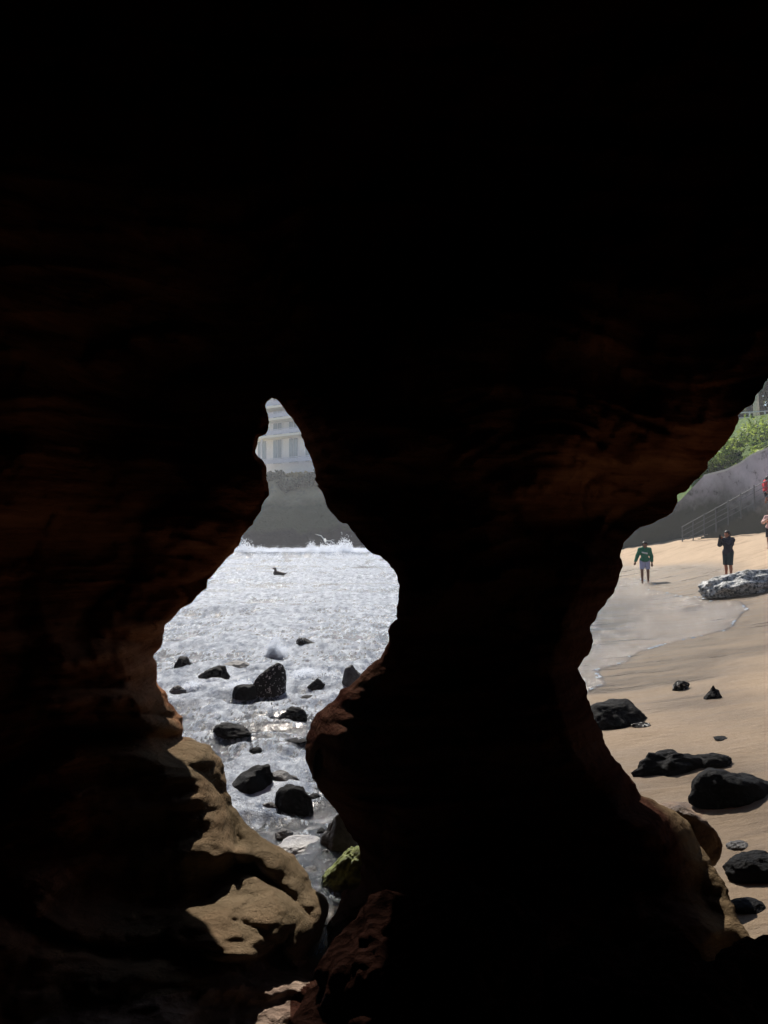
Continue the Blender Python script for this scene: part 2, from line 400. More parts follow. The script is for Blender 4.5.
# small crumbly irregularity of the rim (moves with the rock, about a centimetre)
j = fbm(np.stack([px * .02, py * .02, px * 0], -1), 4, 3.0, gain=.6, seed=81)
jw = np.exp(-dpos / 10) * 2.3 * front
px = px + j * jw; py = py + vnoise(np.stack([px * .08, py * .08, px * 0 + 5], -1)) * jw
x = np.where(front, (px - 384) / F, np.sin(az) * np.cos(el)); zc = np.where(front, (512 - py) / F, np.sin(el)); yf = np.where(front, 1.0, np.cos(az) * np.cos(el))
L = np.sqrt(x * x + yf * yf + zc * zc); x, yf, zc = x / L, yf / L, zc / L
dy = yf * math.cos(PITCH) - zc * math.sin(PITCH); dz = yf * math.sin(PITCH) + zc * math.cos(PITCH)
dirs = np.stack([x, dy, dz], -1)
# base cave hollow
ax_ = np.where(x < 0, 2.7, 3.6); ay_ = np.where(dy > 0, 3.9, 4.5); az_ = np.where(dz > 0, 3.4, 3.6)
r0 = ((np.abs(x) / ax_) ** 3 + (np.abs(dy) / ay_) ** 3 + (np.abs(dz) / az_) ** 3) ** (-1 / 3)
flo = np.where(dz < -.02, 1.95 / np.maximum(-dz, .02), 50.0)
r0 = (r0 ** -6 + flo ** -6) ** (-1 / 6)
# how far away the rim of each opening stands
Yc = np.interp(px, [0, 200, 300, 400, 600, 700, 800, 1000], [4.7, 4.6, 4.4, 4.15, 4.2, 4.0, 3.6, 3.2])
Yc = Yc + .15 * vnoise(np.stack([px * .012, py * .012, px * 0], -1), 5)
Yg = np.where(py > 600, 2.08 * F / np.maximum(py - 535, 40), 99)
Yc = (Yc ** -10 + (Yg * .985) ** -10) ** (-.1)
Rc = np.where(front, Yc / np.maximum(dy, .2), 4.5)
def sst0(a, b, v):
    t = np.clip((v - a) / (b - a), 0, 1); return t * t * (3 - 2 * t)
Rpx = 120.0
Rpx = Rpx * (1 - .55 * (1 - sst0(300, 350, px)) * sst0(700, 760, py) * (1 - sst0(860, 900, py)) * front)
_pw = (px > 300) & (px < 700) & (py > 500) & front
Rpx = Rpx - 82 * np.clip((px - 290) / 30, 0, 1) * np.clip((py - 500) / 80, 0, 1) * np.clip((720 - px) / 60, 0, 1) * front
tt = 1 - np.clip(dpos / Rpx, 0, 1)
prof = np.sqrt(1 - tt * tt)
def sst(a, b, v):
    t = np.clip((v - a) / (b - a), 0, 1); return t * t * (3 - 2 * t)
inner_t = np.minimum(r0, Rc - .45)
pw = sst(290, 330, px) * (1 - sst(560 + 240 * sst(600, 760, py), 660 + 240 * sst(600, 760, py), px)) * sst(560, 640, py) * (1 - sst(1100, 1200, py)) * front
pw = np.maximum(pw, sst(290, 330, px) * (1 - sst(420, 470, px)) * sst(440, 500, py) * (1 - sst(860, 960, py)) * front * .8)
Yf = np.interp(px, [300, 450, 600, 760], [4.0, 3.95, 3.95, 3.55])
inner_t = inner_t * (1 - pw) + np.minimum(Rc - .14, Yf / np.maximum(dy, .2)) * pw
Rc = np.where(pw > .5, np.maximum(Rc, inner_t), Rc)
lw = (1 - sst(300, 350, px)) * sst(640, 730, py) * (1 - sst(935, 985, py)) * sst(-250, 120, px) * front
inner_t = inner_t * (1 - lw) + (Rc - .22 - .9 * (1 - sst(-100, 180, px))) * lw
soft = np.maximum((1 - sst(262, 300, px)) * (1 - sst(600, 740, py)), sst(560, 640, px) * (1 - sst(540, 600, py))) * front
prof_s = (1 - (1 - np.clip(dpos / 260, 0, 1)) ** 1.5)
rin = Rc - (Rc - inner_t) * (prof * (1 - soft) + prof_s * soft)
rout = Rc + (1 - sst(530, 600, py)) * sst(-400, 0, px) * (1 - sst(480, 620, px)) * front * .25 * prof + np.where(front, .55 + .5 * np.clip((dpos - 60) / 120, 0, 1), .9) * prof + 1.2 * np.clip((dpos - 150) / 150, 0, 1)
# relief: big lumps, strata ledges, roughness
pos = dirs * rin[..., None]
amp = np.clip(dpos / 30, 0, 1)
big = fbm(pos, 3, .9, seed=91)
wz_ = pos[..., 2] + .25 * fbm(pos, 2, .7, seed=93)
st = fbm(np.stack([pos[..., 0] * .5, pos[..., 1] * .5, wz_ * 7], -1), 3, 1.0, seed=95)
st = np.tanh(st * 2)
rid = np.abs(fbm(pos * [1, 1, 1.4], 4, 2.2, seed=97))
fine = fbm(pos, 3, 9, seed=99)
isfl = np.clip((flo.min() * 0 + 1 - (pos[..., 2] + 1.95 + .30) / .3), 0, 1) * (pos[..., 2] < -1.3)
rin = rin - amp * (.26 * big + .05 * st * (1 - isfl) + .10 * (rid - .3) + .018 * fine) - np.clip(dpos / 8, 0, 1) * isfl * .075 * (np.abs(fbm(pos, 3, 8, seed=101)) - .3)
rin = rin - np.clip(dpos / 6, 0, 1) * .02 * st * (1 - isfl)
# rounded lumps and crevices of the lower left wall, rock mass in the foreground
def lump(cx, cy, rx, ry, rot, H, pw_=1.0):
    c_, s_ = math.cos(R(rot)), math.sin(R(rot)); u_ = ((px - cx) * c_ + (py - cy) * s_) / rx; v_ = (-(px - cx) * s_ + (py - cy) * c_) / ry
    rho = u_ * u_ + v_ * v_; return H * np.sqrt(np.clip(1 - rho ** pw_, 0, 1)) * front
LP = [(284, 870, 66, 21, 49, .26), (246, 852, 17, 13, -35, .22), (255, 908, 62, 32, 24, .34, 1.6), (215, 925, 70, 36, 10, .30, 1.6), (299, 938, 19, 30, 5, .30), (319, 915, 13, 30, -5, .18), (112, 842, 126, 106, 12, .34, 3.0),
      (100, 703, 82, 15, 3, .22), (118, 723, 70, 14, 5, .26), (150, 752, 66, 18, 8, .2), (100, 660, 60, 22, 0, .15), (230, 400, 45, 30, 30, .16), (150, 350, 70, 22, -12, .2), (235, 470, 36, 50, 10, .18), (190, 540, 60, 40, -30, .2), (140, 610, 50, 30, -20, .15)]
LL = 0
for a in LP: LL = np.maximum(LL, lump(*a))
rin = rin - LL * np.clip(dpos / 5, 0, 1)
xe = np.interp(py, [850, 870, 893, 903, 925, 958, 968, 982, 1000, 1024, 1100], [372, 360, 338, 336, 327, 326, 323, 310, 290, 288, 270])
# concave sockets, a few ledges
def bowl(cx, cy, rx, ry, a):
    g = np.exp(-((px - cx) / rx) ** 2 - ((py - cy) / ry) ** 2); return a * g * front
rin = rin + bowl(150, 400, 60, 25, .25) * np.clip(dpos / 20, 0, 1) + bowl(210, 372, 55, 16, .30) + bowl(225, 425, 26, 30, .22) * np.clip(dpos / 15, 0, 1) 
rin = rin - bowl(670, 420, 60, 45, .22) * np.clip(dpos / 30, 0, 1) + bowl(600, 520, 90, 25, .25) * np.clip(dpos / 20, 0, 1)
rin = np.minimum(rin, Rc)
rin = np.minimum(rin, np.where(dz < -.02, (2.03) / np.maximum(-dz, .02), 99))
big2 = fbm(dirs * rout[..., None], 3, .8, seed=111)
rout = rout + np.clip(dpos / 40, 0, 1) * .3 * big2
rout = np.maximum(rout, rin + .02 * np.clip(dpos, 0, 1))
camv = np.array([0, 0, CZ])
Vin = dirs * rin[..., None] + camv; Vout = dirs * rout[..., None] + camv
n = na * ne; idx = np.arange(n).reshape(na, ne)
quads = np.stack([idx[:-1, :-1], idx[1:, :-1], idx[1:, 1:], idx[:-1, 1:]], -1)
qi, qj = np.nonzero(q)
Q = quads[qi, qj]
snf = (dpos <= 0).ravel()
outer_id = np.where(snf, np.arange(n), np.arange(n) + n)
V = np.concatenate([Vin.reshape(-1, 3), Vout.reshape(-1, 3)])
zq = Vin[qi, qj, 2]; elq = EL[qj]; azq = AZ[qi]; pxq = px[qi, qj]; pyq = py[qi, qj]
dq = dpos[qi, qj]
nrm_up = np.zeros(len(Q))
floorq = ((elq < -31.2) & (zq < CZ - 1.5)) | ((pyq > 962) & (pxq > 220) & (pxq < 330) & (np.abs(azq) < 60)) | (elq < -40)
floorq &= ~((pxq > np.interp(pyq, [950, 968, 982, 1000, 1024, 1100], [328, 323, 310, 290, 288, 270])) & (pxq < 760) & (np.abs(azq) < 60) & (elq > -37))  # floor right of this edge takes the pillar's dark colour as painted shade
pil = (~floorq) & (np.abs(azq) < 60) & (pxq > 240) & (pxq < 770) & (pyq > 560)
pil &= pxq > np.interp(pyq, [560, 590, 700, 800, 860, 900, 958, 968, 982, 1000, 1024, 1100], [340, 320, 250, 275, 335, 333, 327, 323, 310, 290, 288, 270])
leftw = (~floorq) & (~pil) & (pxq < 350) & (azq < 0) & (elq < 9)
roof = ~(floorq | pil | leftw)
cave = empty('sea_cave', (0, 0, 0)); tag(cave, 'dark sandstone sea cave', kind='structure')
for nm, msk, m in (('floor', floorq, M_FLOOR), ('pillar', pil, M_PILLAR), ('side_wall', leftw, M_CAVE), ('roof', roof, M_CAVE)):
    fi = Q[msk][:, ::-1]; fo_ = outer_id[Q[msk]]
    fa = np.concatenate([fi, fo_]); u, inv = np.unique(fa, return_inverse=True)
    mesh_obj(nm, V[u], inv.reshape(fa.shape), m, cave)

# ------------------------------------------------------------------ rocks
def ico(sub):
    bm = bmesh.new(); bmesh.ops.create_icosphere(bm, subdivisions=sub, radius=1)
    v = np.array([x.co[:] for x in bm.verts]); f = np.array([[a.index for a in fc.verts] for fc in bm.faces]); bm.free()
    return v, f
ICO5 = ico(5); ICO4 = ico(4); ICO6 = ico(6)
def rock(name, px_, py_, wpx, hpx, m, label, group, seed, cuts=9, cutd=.72, depth=.8, tilt=0, lump=.14, water=False, sink=.25, shape=None, ic=None, dY=0, rz=None):
    """a rock whose foot shows at (px_, py_); wpx, hpx its apparent size there"""
    g = on_ground(px_, py_, water); Y = g.y + dY
    a = wpx / 2 / F * Y; b = a * depth
    hp = hpx - .75 * (b / Y * F) * math.sin(math.atan2(CZ, Y)); h = max(hp, .4 * hpx) / F * Y
    v, f = ic or ICO5
    v = v.copy(); rs = np.random.RandomState(seed)
    for k in range(cuts):
        nn = rs.normal(size=3); nn[2] = nn[2] * .8 + .15; nn /= np.linalg.norm(nn); c = cutd + rs.rand() * .22
        t = np.maximum(0, v @ nn - c); v = v - t[:, None] * nn * .93
    if shape: v = shape(v)
    nv = v / np.linalg.norm(v, axis=1)[:, None]
    v = v + nv * (lump * fbm(v, 3, 1.2, seed=seed) + lump * .28 * fbm(v, 3, 6, seed=seed + 9))[:, None]
    v[:, 0] *= 1 / max(np.abs(v[:, 0])); v[:, 2] *= 1 / v[:, 2].max(); v[:, 1] *= 1 / max(np.abs(v[:, 1]))
    hh = h * (1 if sink < 0 else 1)
    v[:, 2] = np.where(v[:, 2] > -sink, v[:, 2], -sink + (v[:, 2] + sink) * .35)
    v = v * [a, b, hh]
    c, s_ = math.cos(tilt), math.sin(tilt)
    v = np.stack([v[:, 0] * c - v[:, 2] * s_, v[:, 1], v[:, 0] * s_ + v[:, 2] * c], -1)
    o = mesh_obj(name, v, f, m)
    o.location = (g.x * Y / g.y, Y + b * .55, g.z); o.rotation_euler = (0, 0, rz if rz is not None else rs.uniform(-.25, .25))
    return tag(o, label, 'rock', group)
GS = 'black rocks standing in the surf'; GB = 'black rocks on the wet sand'
wedge_l = lambda v: v * np.stack([np.ones(len(v)), np.ones(len(v)), .35 + .65 * np.clip(.75 - v[:, 0] * .75, 0, 1.4)], -1)
wedge_r = lambda v: v * np.stack([np.ones(len(v)), np.ones(len(v)), .35 + .65 * np.clip(.75 + v[:, 0] * .75, 0, 1.4)], -1)
cone = lambda v: v * np.stack([1.05 - .72 * np.clip(v[:, 2], 0, 1), 1.05 - .72 * np.clip(v[:, 2], 0, 1), np.ones(len(v))], -1)
rk = lambda *a, **k: rock('rock', *a, **k)
rk(183, 669, 21, 13, M_BLACK, 'small round black rock in the surf nearest the left cave wall', GS, 1, water=True)
rk(210, 682, 38, 17, M_BLACK, 'jagged low black rock between the round one and the big white speckled one', GS, 2, water=True, shape=wedge_r)
rk(233, 668, 34, 7, M_GREY, 'flat grey rock awash in foam behind the big speckled rock', GS, 3, water=True)
rk(264, 693, 42, 31, M_BARN, 'largest blocky black rock in the surf, splashed with white specks', GS, 44, water=True, cutd=.6, shape=wedge_r, lump=.1)
rk(244, 696, 26, 12, M_BLACK, 'low dark rock leaning against the left foot of the largest surf rock', GS, 5, water=True)
rk(305, 647, 27, 10, M_BARN, 'farthest dark rock in the surf, flat and tilted to the right', GS, 6, water=True, shape=wedge_l)
rk(317, 688, 21, 10, M_BLACK, 'small pointed black rock close to the left side of the pillar', GS, 7, water=True, shape=cone)
rk(308, 700, 26, 5, M_BLACK, 'thin dark rock sliver just above the oval rock in the surf', GS, 8, water=True)
rk(294, 721, 33, 15, M_BLACK, 'smooth oval black rock in white foam', GS, 9, water=True, cuts=4)
rk(231, 735, 40, 13, M_BLACK, 'wedge shaped black rock with its peak at the left, surrounded by foam', GS, 10, water=True, shape=wedge_l)
rk(177, 694, 18, 9, M_GREY, 'small wet grey rock with foam running over it beside the cave wall', GS, 11, water=True)
rk(352, 686, 22, 22, M_GREY, 'grey rock tucked against the left bulge of the pillar', GS, 12, water=True)
rk(299, 742, 26, 4, M_BLACK, 'thin flat black rock below the oval one, nearly under water', GS, 13, water=True)
rk(250, 797, 56, 32, M_BLACK, 'large black slab tilted up to the right at the edge of the tan boulders', GS, 14, water=True, shape=wedge_r, cutd=.6)
rk(282, 790, 44, 20, M_GREY, 'pebbly grey rock between the two large black slabs', GS, 15, water=True)
rk(294, 812, 42, 28, M_BLACK, 'black block behind the pale flat slab', GS, 16, water=True, cutd=.6)
rk(298, 852, 52, 14, M_PALE, 'pale wet flat slab lying in the shallow channel', GS, 17, water=True, cutd=.6, depth=.9)
rk(338, 852, 42, 42, M_GREY, 'upright dark grey block in the shade of the pillar foot', GS, 18, water=True, cutd=.6)
rk(325, 858, 15, 9, M_GREY, 'small round grey stone beside the green mossy rock', GS, 19, water=True, cuts=3)
rk(348, 893, 60, 50, M_MOSS, 'rock with a bright green mossy face at the foot of the pillar', GS, 20, water=True, cuts=5, cutd=.7, shape=wedge_r, ic=ICO6)
rk(312, 806, 24, 13, M_BLACK, 'small black stone wedged between the black block and the pillar', GS, 51, water=True)
rk(268, 812, 24, 10, M_GREY, 'small grey stone at the left end of the black block in the channel', GS, 52, water=True)
rk(283, 838, 20, 9, M_GREY, 'small wet stone beside the long tan boulder in the channel', GS, 53, water=True)
rk(320, 836, 16, 8, M_BLACK, 'tiny dark stone touching the upright block by the pillar', GS, 54, water=True)
rk(312, 876, 22, 9, M_GREY, 'low grey stone between the mossy rock and the tan boulder', GS, 55, water=True)
rk(255, 752, 14, 5, M_BLACK, 'tiny black stone breaking the foam above the tilted slab', GS, 56, water=True)
rk(620, 727, 72, 29, M_BLACK, 'rounded black rock half hidden by the pillar on the sand', GB, 21, cutd=.8, depth=.8)
rk(643, 727, 22, 5, M_BARN, 'small flat rock at the right foot of the rounded rock beside the pillar', GB, 22)
rk(683, 690, 18, 10, M_BARN, 'small rock with a lit pale left side, farther of the two small ones', GB, 23, cutd=.6)
rk(716, 699, 23, 14, M_BLACK, 'small black pyramid shaped rock on the wet sand', GB, 24, shape=cone, cuts=5)
rk(727, 740, 24, 3, M_BLACK, 'very thin flat dark rock sunk in the sand behind the long rocks', GB, 25)
rk(675, 774, 90, 24, M_BLACK, 'long lumpy black rock with a raised hump in its middle', GB, 26, cutd=.66, lump=.2, depth=.5)
rk(716, 767, 50, 14, M_BLACK, 'low smooth dark rock joining the right end of the lumpy rock', GB, 27, cuts=4, depth=.5)
rk(745, 801, 112, 34, M_BLACK, 'largest smooth black boulder, cut by the right edge of the picture', GB, 28, cuts=5, cutd=.82, depth=.55, shape=wedge_l, tilt=-.06)
rk(741, 849, 24, 8, M_GREY, 'small grey pebble lying beside the dome shaped rock', GB, 29)
rk(764, 880, 66, 28, M_BLACK, 'dome shaped black rock nearest the camera at the right edge', GB, 30, cuts=3, depth=.7)
rk(697, 816, 76, 9, M_BROWN, 'flat wet brown rock lying in a sand pool behind the pillar foot', GB, 31, depth=.7)
rk(752, 912, 40, 14, M_BLACK, 'low dark flat stone beside the pillar foot, nearest the cave', GB, 33, cuts=3, depth=.8)  # dark disc laid where the shadow of the pillar foot falls
o = rk(760, 592, 106, 25, M_SPECK, 'broad low boulder covered in white specks before the person in black', GB, 32, cutd=.62, depth=.6, ic=ICO6)

# rounded tan boulders of the cave mouth
def boulder(p0, p1, rw, rh, label, seed, m=M_TAN, lump=.06, cuts=0, name='sandstone_boulder'):
    p0, p1 = P(*p0), P(*p1); c = (p0 + p1) / 2; ax1 = (p1 - p0); Ln = ax1.length / 2
    v, f = ICO6; v = v.copy(); rs = np.random.RandomState(seed)
    for k in range(cuts):
        nn = rs.normal(size=3); nn /= np.linalg.norm(nn); t = np.maximum(0, v @ nn - .78); v = v - t[:, None] * nn * .9
    v = np.sign(v) * np.abs(v) ** .92
    v = v + v * (lump * fbm(v * [1, .7, .7], 3, 1.5, seed=seed))[:, None] + v * (.012 * fbm(v, 3, 9, seed=seed + 5))[:, None]
    v = v * [Ln, rw, rh]
    o = mesh_obj(name, v, f, m)
    q_ = ax1.to_track_quat('X', 'Z'); o.rotation_mode = 'QUATERNION'; o.rotation_quaternion = q_; o.location = c
    return tag(o, label, 'boulder', None)
boulder((662, 812, 4.3), (712, 866, 4.15), .09, .15, 'ridged brown boulder behind the sunlit foot of the pillar', 6, M_BROWN, .1, 5)

def crag(cx, cyp, Y, wx, wy, hz_, seed, label):
    c = P(cx, cyp, Y); v, f = ICO6; v = v.copy(); rs = np.random.RandomState(seed)
    for k in range(8):
        nn = rs.normal(size=3); nn /= np.linalg.norm(nn); t = np.maximum(0, v @ nn - .75); v = v - t[:, None] * nn * .9
    v = np.sign(v) * np.abs(v) ** .8
    v = v * [wx, wy, hz_]
    nv = v / (np.linalg.norm(v, axis=1)[:, None])
    v = v + nv * (.07 * fbm(v, 4, 3.5, seed=seed, gain=.6) + .012 * np.abs(fbm(v, 3, 22, seed=seed + 3)))[:, None]
    o = mesh_obj('crumbly_rock', v, f, M_CRAG); o.location = c; o.rotation_euler = (0, 0, 0); return tag(o, label, 'rock', 'crumbly foreground rocks under the pillar')
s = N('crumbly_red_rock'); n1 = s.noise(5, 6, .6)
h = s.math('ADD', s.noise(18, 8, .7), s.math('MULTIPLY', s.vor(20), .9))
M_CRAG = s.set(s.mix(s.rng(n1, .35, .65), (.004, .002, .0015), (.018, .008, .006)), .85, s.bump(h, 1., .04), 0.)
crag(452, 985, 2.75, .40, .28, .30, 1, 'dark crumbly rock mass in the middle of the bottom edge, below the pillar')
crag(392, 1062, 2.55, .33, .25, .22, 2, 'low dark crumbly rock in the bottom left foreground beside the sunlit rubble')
crag(640, 1035, 2.75, .42, .3, .24, 3, 'dark reddish rock added to cover sunlit floor right of the middle one')  # added to keep the bottom right of the cave dark
crag(775, 1040, 2.95, .34, .3, .27, 4, 'dark rock added at the bottom right corner to hide sunlit sand')  # also added, covering the sunlit cave floor in the corner

# ------------------------------------------------------------------ far shore, left
def heightfield(name, x0, x1, nx, y0, y1, ny, hf, m, **kw):
    gx, gy = np.meshgrid(np.linspace(x0, x1, nx), np.linspace(y0, y1, ny), indexing='ij')
    hz = hf(gx, gy); idx = np.arange(nx * ny).reshape(nx, ny)
    f = np.stack([idx[:-1, :-1], idx[1:, :-1], idx[1:, 1:], idx[:-1, 1:]], -1).reshape(-1, 4)
    return mesh_obj(name, np.stack([gx.ravel(), gy.ravel(), hz.ravel()], -1), f, m, **kw)
s = N('cliff_rock')
z = s.n('ShaderNodeSeparateXYZ', {0: s.co}).outputs[2]
zz = s.math('ADD', z, s.math('MULTIPLY', s.math('SUBTRACT', s.noise(.15, 4), .5), 4))
c = s.mix(s.rng(zz, 2.6, 3.6), (.012, .011, .014), (.075, .085, .04))  # near-black base paints the shade under the overhanging rock
c = s.mix(s.rng(zz, 7, 8.5), c, (.40, .34, .21))
c = s.mix(s.rng(zz, 12, 13.5), c, (.62, .52, .30))
c = s.mix(s.math('MULTIPLY', s.rng(s.noise(.9, 6, .7), .5, .62), s.rng(zz, 7, 9)), c, (.26, .24, .17))
M_CLIFF = s.set(c, .9, s.bump(s.noise(1.5, 8, .7), 1., .6), .1)
def cliff_h(gx, gy):
    p = np.stack([gx, gy, gx * 0], -1)
    e = gy - (129 + 2.5 * fbm(p * [1, 0, 1], 3, .08, seed=201))
    h1 = 6.6 * np.clip(e / 1.2, 0, 1); h2 = np.clip((e - 1.5) * .55, 0, 6.0)
    return -1.5 + h1 + h2 + 1.2 + np.clip(e / 3, 0, 1) * (.9 * fbm(p, 4, .35, seed=205))
cl = heightfield('far_cliff', -140, 60, 360, 124, 200, 150, cliff_h, M_CLIFF); tag(cl, 'low rocky far shore', kind='structure')

# leaf clumps used for shrubs and crowns
def leaves(cent, rad, n, size, seed, squash=.8, shell=.5):
    rs = np.random.RandomState(seed); V = []; Fc = []
    c = np.asarray(cent, float); r = np.asarray(rad, float)
    k = rs.randint(len(c), size=n)
    dr = rs.normal(size=(n, 3)); dr /= np.linalg.norm(dr, axis=1)[:, None]
    rr = (shell + (1 - shell) * rs.rand(n)) * (1 + .25 * fbm(dr * 1.7 + k[:, None], 2, 1.3, seed=seed))
    p = c[k] + dr * (rr * r[k])[:, None] * [1, 1, squash]
    a = rs.normal(size=(n, 3)); a /= np.linalg.norm(a, axis=1)[:, None]
    b = np.cross(a, dr + rs.normal(size=(n, 3)) * .6); b /= np.linalg.norm(b, axis=1)[:, None] + 1e-9
    sz_ = size * (.5 + rs.rand(n))[:, None]
    v = np.stack([p - a * sz_, p + b * sz_ * .5, p + a * sz_, p - b * sz_ * .5], 1).reshape(-1, 3)
    return v, np.arange(4 * n).reshape(n, 4)
def leafmat(name, a, b):
    s = N(name); n_ = s.noise(1.2, 3); c = s.mix(s.rng(n_, .35, .65), a, b)
    s.set(c, .5, None, .3)
    tl = s.n('ShaderNodeBsdfTranslucent', {'Color': c}); mx = s.n('ShaderNodeMixShader', {0: .6, 1: s.b.outputs[0], 2: tl.outputs[0]})
    s.t.links.new(mx.outputs[0], s.out.inputs[0]); return s.m
M_LEAF = leafmat('shrub_leaves', (.02, .065, .02), (.32, .40, .08))
M_LEAF2 = leafmat('tree_leaves', (.05, .08, .03), (.16, .18, .07))
M_DRY = leafmat('dry_scrub', (.34, .28, .15), (.62, .52, .30))
M_SCRUB = leafmat('grey_scrub', (.10, .11, .07), (.32, .32, .22))
M_BARK = simple('tree_bark', (.62, .58, .48), .8, .3, 4, .6, .04)
M_DBARK = simple('dark_bark', (.12, .09, .06), .8, .3, 4, .6, .04)

def shrub(loc, r, h, m, label, group, seed, n=900, leaf=.22):
    t = empty('shrub', loc); rs = np.random.RandomState(seed)
    cs = [(rs.uniform(-.7, .7) * r, rs.uniform(-.6, .6) * r, h * rs.uniform(.3, .75)) for _ in range(7)]
    v, f = leaves(cs, [r * rs.uniform(.35, .6) for _ in cs], n, leaf, seed, squash=min(1, h / r * .7))
    mesh_obj('foliage', v, f, m, t, smooth=False)
    bm = bmesh.new()
    for c in cs[:5]: add_tube(bm, [(0, 0, -.3), (c[0] * .5, c[1] * .5, c[2] * .5), c], [r * .06, r * .04, r * .015], 5)
    bm_obj('stem', bm, M_DBARK, t)
    return tag(t, label, 'shrub', group)
def chz(x, y): return float(cliff_h(np.array([[x]]), np.array([[y]]))[0, 0])
G1 = 'scrub on the far shore below the white building'
for i, (ppx, yy_, r, h, m, lab) in enumerate([
        (272, 146, 1.9, 1.7, M_DRY, 'straw coloured scrub clump directly under the left end of the white building'),
        (288, 147, 2.3, 2.2, M_DRY, 'straw coloured scrub clump under the middle of the white building'),
        (304, 145, 2.4, 2.6, M_DRY, 'tall dry bush at the right end of the scrub under the white building'),
        (276, 139, 2.0, 1.9, M_SCRUB, 'grey green bush low on the far slope at the left'),
        (292, 138, 2.6, 2.2, M_SCRUB, 'wide grey green bush in the middle of the far slope'),
        (309, 139, 2.4, 2.3, M_SCRUB, 'grey green bush low on the far slope beside the pillar edge'),
        (318, 143, 2.6, 2.4, M_SCRUB, 'grey bush on the far slope half hidden by the pillar edge')]):
    X = (ppx - 384) / F * yy_
    shrub((X, yy_, chz(X, yy_) - .3), r, h, m, lab, G1, 300 + i, 1300, .32)

# white apartment building
M_WHITE = simple('white_render', (.84, .84, .88), .8, .06, 2, .1)  # faint blue cast paints the shade on the facade
M_SLABLIT = simple('sunlit_slab_edge', (.88, .86, .76), .8, .05, 2, .1)  # warm tint paints sunlight on the slab edges
M_GLASS = N('window_glass').set((.26, .32, .40), .08, None, .8)
M_RAILB = simple('balcony_panel', (.62, .64, .74), .4, .1, 3, .05)
M_UMB = simple('blue_canvas', (.15, .2, .5), .7, .2)
B0 = P(262, 466, 150); ang = math.atan2(-5.6, 7.2)
bl = empty('apartment_building', (B0.x, B0.y, B0.z), ang)
LN = 24; x00 = -5
def bbx(name, lst, m, parent=bl, wrap=False):
    bm = bmesh.new()
    for c, s3 in lst: add_box(bm, c, s3)
    return bm_obj(name, bm, m, parent)
H0 = [0.0, 5.6, 8.9, 11.3, 14.3, 17.3]
bbx('wall', [((x00 + LN / 2, 8, 8.5), (LN, 10, 25))], M_WHITE)
for i, hz in enumerate(H0[1:]):
    bbx('floor_slab', [((x00 + LN / 2, 1.6, hz), (LN + .6, 3.4, .42))], M_SLABLIT)
for i, hz in enumerate(H0[:-1]):
    nx = H0[i + 1]; hh = nx - hz - .42
    for k in range(6):
        xk = x00 + .6 + k * 4.4
        w_ = bbx('window', [((xk + 1.3, 2.95, hz + .35 + hh / 2), (2.5, .14, hh - .25))], M_WHITE)
        bbx('pane', [((xk + .7, 2.86, hz + .35 + hh / 2), (1.05, .08, hh - .5)), ((xk + 1.9, 2.86, hz + .35 + hh / 2), (1.05, .08, hh - .5))], M_GLASS, w_)
        if k % 3 == 1: bbx('column', [((xk - .5, .35, hz + .2 + hh / 2), (.28, .28, hh))], M_WHITE)
    b_ = bbx('balcony_rail', [((x00 + LN / 2, .05, hz + 1.25), (LN, .12, .12)), ((x00 + LN / 2, .05, hz + .72), (LN, .05, .75))], M_RAILB)
tag(bl, 'white apartment block with stacked balconies above the far shore', 'building')

# ------------------------------------------------------------------ right background: retaining wall, stairs, bank
s = N('stained_concrete')
z = s.n('ShaderNodeSeparateXYZ', {0: s.co}).outputs[2]
n_ = s.noise(.5, 6, .65)
c = s.mix(s.rng(n_, .3, .7), (.36, .33, .36), (.62, .57, .60))
c = s.mix(s.rng(s.math('ADD', z, s.math('MULTIPLY', s.noise(.3, 5, .7), 4)), 4.0, 6.0, .95, 0), c, (.045, .05, .035))
c = s.mix(s.rng(s.noise(1.1, 6, .75), .56, .68), c, (.05, .05, .045))
M_CONC = s.set(c, .9, s.bump(s.noise(6, 6, .7), .5, .04), .2)
M_COPE = simple('pale_coping', (.55, .54, .5), .8, .1)
M_METAL = simple('grey_rail_metal', (.13, .14, .15), .35, .15)
M_WRAIL = simple('white_painted_rail', (.75, .75, .72), .4, .05)
# plan of the wall: (px, base py, top py, distance)
WP = [(560, 549, 535, 56), (610, 548, 531, 53), (640, 546, 527, 50.5), (680, 544, 501, 48), (704, 543, 476.5, 46.2), (726, 541, 471, 44.6), (740, 540, 464.5, 43.6), (752, 538, 456, 42.6), (768, 536, 449.5, 41.5), (800, 533, 436, 39.5), (850, 528, 420, 36.5), (950, 520, 395, 32)]
wall = empty('retaining_wall', tuple(P(704, 543, 46.2)))
def ribbon(name, rows, thick, m, parent, off=(0, 0, 0)):
    V_, F_ = [], []
    for (b, t) in rows:
        nrm_ = Vector((b.x, b.y, 0)).normalized() * thick
        V_ += [b, t, t + nrm_, b + nrm_]
    for i in range(len(rows) - 1):
        a = i * 4; c2 = a + 4
        F_ += [(a, c2, c2 + 1, a + 1), (a + 1, c2 + 1, c2 + 2, a + 2), (a + 2, c2 + 2, c2 + 3, a + 3)]
    F_ += [(0, 1, 2, 3), (len(V_) - 4, len(V_) - 1, len(V_) - 2, len(V_) - 3)]
    o = mesh_obj(name, [v - parent.location for v in V_], F_, m, parent, smooth=False); return o
rows = []
for a, b, t, Y in WP:
    pb = P(a, b, Y); pt = P(a, t, Y); pb.z -= 1.5; pt.x, pt.y = pb.x, pb.y; rows.append((pb, pt))
ribbon('wall_face', rows, .6, M_CONC, wall)
ribbon('coping', [(t + Vector((0, -.06, -.02)), t + Vector((0, -.06, .10))) for b, t in rows[4:]], .75, M_COPE, wall)
